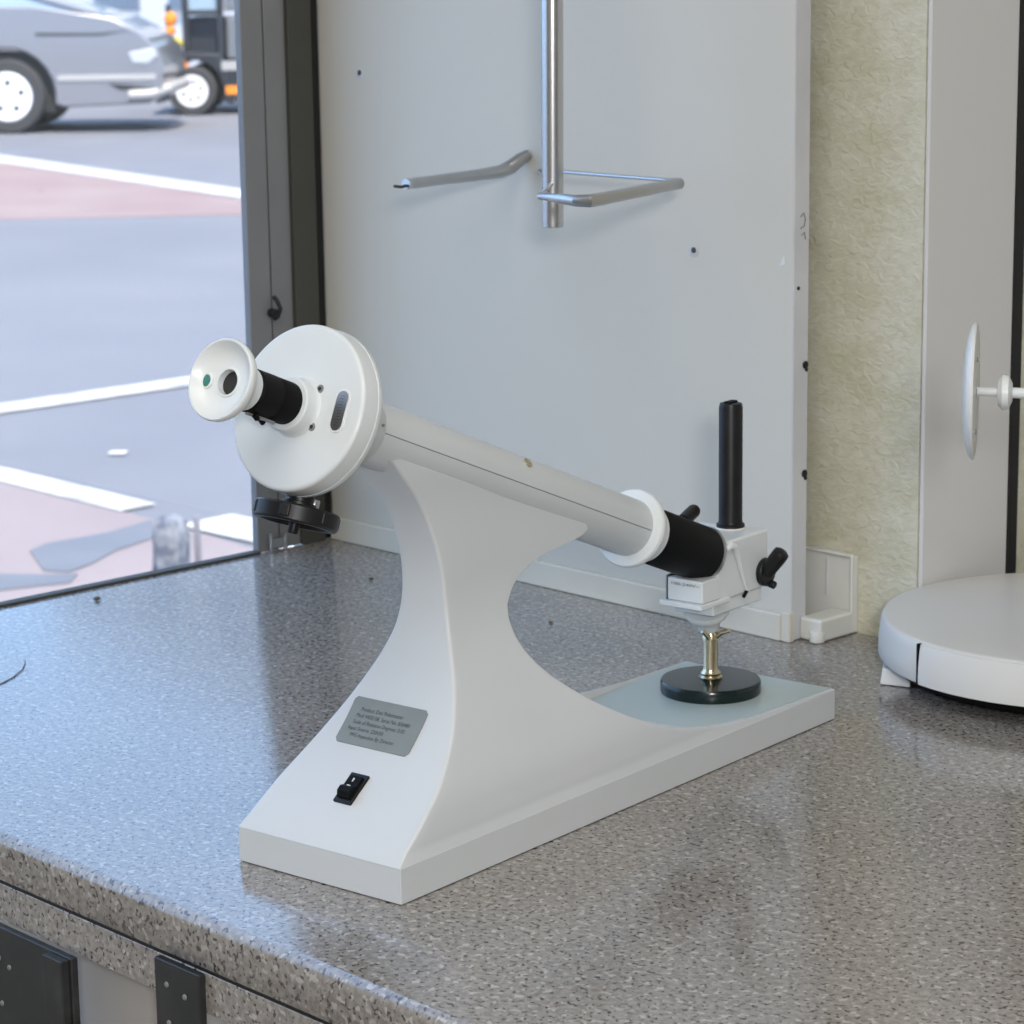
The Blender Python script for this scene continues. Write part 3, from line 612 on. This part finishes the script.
RH = V((R_.x, R_.y, 0)).normalized(); car_ang = math.atan2(RH.y, RH.x)
def wheel(parent, x, y, r, wd, n_sp, name='wheel', flip=1):
    t = MB().lathe((x, y, r), (0,-flip,0), [(-wd/2, r*.62),(-wd/2,r*.94),(-wd*.38,r),(wd*.38,r),(wd/2,r*.94),(wd/2,r*.68),(wd*.42,r*.62)], 40).build(name, M['tyre'], parent)
    f = MB().lathe((x, y, r), (0,-flip,0), [(wd*.10,.001),(wd*.10,r*.62),(wd*.50,r*.66),(wd*.52,r*.60),(wd*.30,r*.54)], 40)
    f.lathe((x, y, r), (0,-flip,0), [(0,r*.16),(wd*.45,r*.16),(wd*.5,r*.1)], 20)
    f.lathe((x, y, r), (0,-flip,0), [(wd*.40,r*.63),(wd*.50,r*.60),(wd*.46,r*.25),(wd*.50,r*.18),(wd*.51,.001)], 40)
    f.build('rim', M['rim'], t)
    for k in range(n_sp):
        a = 2*PI*k/n_sp+.3
        MB().lathe((x+math.cos(a)*r*.38, y-flip*wd*.455, r+math.sin(a)*r*.38), (0,-flip,0), [(0,r*.085),(wd*.05,r*.08)], 16).build('rim_opening', M['dark'], t)
# grey car: local x forward (image right), near side at local y = 0
cp = opx(10, 134)
car = empty('car', (cp.x, cp.y, OUT), car_ang, label='grey car with bright alloy wheel parked across the road, nose to the right', cat='car')
WR = .365; FX = 1.55
prof = [(-3.75,.42),(-3.85,.62),(-3.80,.95),(-3.62,1.22),(-1.6,1.26),(.3,1.24),(1.05,1.12),(1.32,.98),(1.50,.82),(FX,.66),(FX-.02,.42),(1.40,.28),(.56,.25)]
prof += [(0+.47*math.cos(math.radians(a)), WR+.47*math.sin(math.radians(a))) for a in range(-10, 191, 15)]
prof += [(-.56,.25),(-2.25,.25)] + [(-2.75+.47*math.cos(math.radians(a)), WR+.47*math.sin(math.radians(a))) for a in range(-10, 191, 15)] + [(-3.3,.28)]
CW = 1.78
MB().prism(prof, lambda a,b_: V((a,0,b_)), lambda a,b_: V((a,CW,b_))).build('body', M['carpaint'], car, bevel=.05, seg=3, ang=30)
cab = [(-3.55,1.20),(-3.2,1.62),(-2.6,1.72),(-1.0,1.70),(-.4,1.60),(.95,1.14)]
MB().prism(cab, lambda a,b_: V((a,.06+.30*(b_-1.14),b_)), lambda a,b_: V((a,CW-.06-.30*(b_-1.14),b_))).build('cabin_glass', M['carglass'], car, bevel=.03, ang=30)
MB().prism([(-3.2,1.60),(-2.6,1.72),(-1.0,1.70),(-.4,1.60),(-1.0,1.74),(-2.6,1.76)], lambda a,b_: V((a,.20,b_)), lambda a,b_: V((a,CW-.20,b_))).build('roof', M['carpaint'], car)
MB().tube([(.92,.05,1.15),(.2,.12,1.36),(-.4,.20,1.60)], .035, 8).build('pillar', M['carpaint'], car)
MB().tube([(-1.35,.06,1.18),(-1.3,.2,1.66)], .03, 8).build('pillar', M['carpaint'], car)
MB().box((.50,-.012,.505),(1.47,.01,.565)).build('side_trim', M['white_trim'], car, bevel=.008)
MB().prism([(1.20,.78),(1.46,.83),(1.50,.74),(1.40,.66),(1.24,.67)], lambda a,b_: V((a,-.012,b_)), lambda a,b_: V((a,.3,b_))).build('headlamp', M['lamp_glass'], car, bevel=.02)
MB().tube([(1.20,-.01,.36),(1.42,.0,.37),(1.57,.10,.42),(1.60,.5,.43),(1.60,1.3,.43)], .055, 12).build('bumper_bar', M['white_trim'], car)
MB().prism([(1.0,.48),(1.45,.44),(1.45,.40),(1.1,.42)], lambda a,b_: V((a,-.006,b_)), lambda a,b_: V((a,.2,b_))).build('air_intake', M['dark'], car)
MB().prism([(.30,.98),(.95,.97),(1.25,1.00),(.95,.95),(.3,.955)], lambda a,b_: V((a,-.006,b_)), lambda a,b_: V((a,.1,b_))).build('shadow_line', M['dark'], car)  # dark strip painting the shadow line along the fender
MB().box((-.46,.12,.20),(.46,.5,.8)).build('wheel_well', M['dark'], car)
MB().box((-3.2,.12,.20),(-2.3,.5,.8)).build('wheel_well', M['dark'], car)
for i, wx in enumerate((0, -2.75)):
    wheel(car, wx, .10, WR, .22, 5); wheel(car, wx, CW-.10, WR, .22, 5, flip=-1)
# utility truck behind
tp = opx(194, 115)
tr_ = empty('utility_truck', (tp.x, tp.y, OUT), car_ang, label='dark utility truck with orange lamps and white wheel, beyond the nose of the grey car', cat='truck')
r2 = .265
MB().prism([(-.42,.12),(-.42,.62),(-.22,.68),(.30,.66),(.42,.50),(.42,.10)]+[(.33*math.cos(math.radians(a)), r2+.33*math.sin(math.radians(a))) for a in range(-20,201,20)], lambda a,b_: V((a,.03,b_)), lambda a,b_: V((a,1.5,b_))).build('fender', M['truckdark'], tr_, bevel=.02)
MB().box((.36,.05,.20),(3.0,1.5,.56)).build('deck', M['truckdark'], tr_, bevel=.02)
MB().box((.32,.02,.48),(3.0,.06,.58)).build('deck_rail', M['white_trim'], tr_)
MB().box((.36,.02,.22),(3.0,.06,.31)).build('orange_stripe', M['orange'], tr_)
cg = MB().box((-.10,.2,.62),(.36,1.4,1.05)).box((-.10,.05,.6),(-.03,.12,2.1)).box((.28,.05,.6),(.35,.12,2.1)).box((-.10,.05,1.5),(.35,1.4,1.56)).box((-.10,.05,1.08),(.35,.12,1.14)).build('cab', M['truckdark'], tr_, bevel=.015)
MB().box((-.05,.12,1.1),(.3,1.35,1.5)).build('cab_glass', M['carglass'], tr_)
MB().box((.38,.10,.60),(.62,.9,1.05)).box((.38,.10,1.12),(2.8,1.4,1.9)).build('grey_panel', M['truckgrey'], tr_, bevel=.02)
for x, zz, rr, mm in ((-.215,1.05,.075,'orange'),(-.225,.92,.06,'orange'),(-.175,.77,.085,'yellow')):
    MB().lathe((x,.0,zz),(0,-1,0),[(-.05,rr*.9),(.0,rr),(.05,rr*.8),(.06,rr*.4)],24).build('lamp', M[mm], tr_)
MB().box((-.27,.0,.55),(-.22,.06,1.2)).build('lamp_post', M['truckdark'], tr_)
MB().prism([(-.18,.60),(-.08,.60),(.0,.46),(-.12,.44),(-.16,.52)], lambda a,b_: V((a,-.03,b_)), lambda a,b_: V((a,.03,b_))).build('reflector', M['orange'], tr_, bevel=.01)
for wx in (0, 2.6):
    wheel(tr_, wx, .0, r2, .20, 6); wheel(tr_, wx, 1.45, r2, .20, 6, flip=-1)
# bright building far behind
b0 = opx(2, 68); b1d = (opx(175, 71)-b0); b1d.z = 0; b1d = b1d.normalized()
bl_ang = math.atan2(b1d.y, b1d.x) - math.radians(18)
bd_ = empty('building', (b0.x, b0.y, OUT), bl_ang, label='pale building across the road, its dark windows seen above the car nose', cat='building')
MB().box((0,0,0),(24,8,12.6)).build('wall', M['facade'], bd_, smooth=False)
for i in range(9):
    for k in range(4):
        x = 1.2+i*2.5
        f = MB().box((x,-.04,1.0+k*3),(x+1.5,.05,2.6+k*3)).build('window', M['bwin'], bd_, smooth=False)
MB().box((-.2,-.2,12.6),(24.2,8.2,12.9)).build('roof', M['facade'], bd_, smooth=False)

# ------------------------------------------------------------------ light
wd_ = bpy.data.worlds.new('World'); scene.world = wd_; wd_.use_nodes = True; nt = wd_.node_tree
bg = nt.nodes['Background']; tc = nt.nodes.new('ShaderNodeTexCoord'); sp = nt.nodes.new('ShaderNodeSeparateXYZ'); rp_ = nt.nodes.new('ShaderNodeValToRGB')
nt.links.new(tc.outputs['Generated'], sp.inputs[0]); nt.links.new(sp.outputs['Z'], rp_.inputs['Fac']); nt.links.new(rp_.outputs['Color'], bg.inputs['Color'])
rp_.color_ramp.elements[0].position = 0; rp_.color_ramp.elements[0].color = (.44,.66,.95,1)
rp_.color_ramp.elements[1].position = .6; rp_.color_ramp.elements[1].color = (.36,.60,1.0,1)
bg.inputs['Strength'].default_value = 2.75
def light(name, typ, loc, energy, size=None, color=(1,1,1), target=None, **k):
    l = bpy.data.lights.new(name, typ); l.energy = energy; l.color = color
    if typ == 'AREA': l.shape = 'RECTANGLE'; l.size, l.size_y = size
    if typ == 'POINT': l.shadow_soft_size = size
    o = bpy.data.objects.new(name, l); COL.objects.link(o); o.location = loc
    if target is not None: o.rotation_euler = (V(target)-V(loc)).to_track_quat('-Z','Y').to_euler()
    for a, b_ in k.items(): setattr(l, a, b_)
    return o
s = light('sun', 'SUN', (5,5,20), 11, color=(1,.88,.70), target=(5-6,5+3.0,20-11)); s.data.angle = math.radians(2)
light('ceiling_light', 'AREA', (1.5,-1.5,CZ-.02), 21, (1.4,1.0), (1,.97,.94), (1.5,-1.5,0))
light('ceiling_light', 'AREA', (2.8,-2.9,CZ-.02), 21, (1.4,1.0), (1,.97,.94), (2.8,-2.9,0))
light('camera_flash', 'AREA', tuple(CAM - F_*.70 + R_*.10 + U_*.12), 26, (.22,.16), (1,.98,.99), (.7,-.1,.1))
vs = scene.view_settings; vs.view_transform = 'Standard'; vs.look = 'None'; vs.exposure = 0; vs.gamma = 1; vs.use_curve_mapping = False
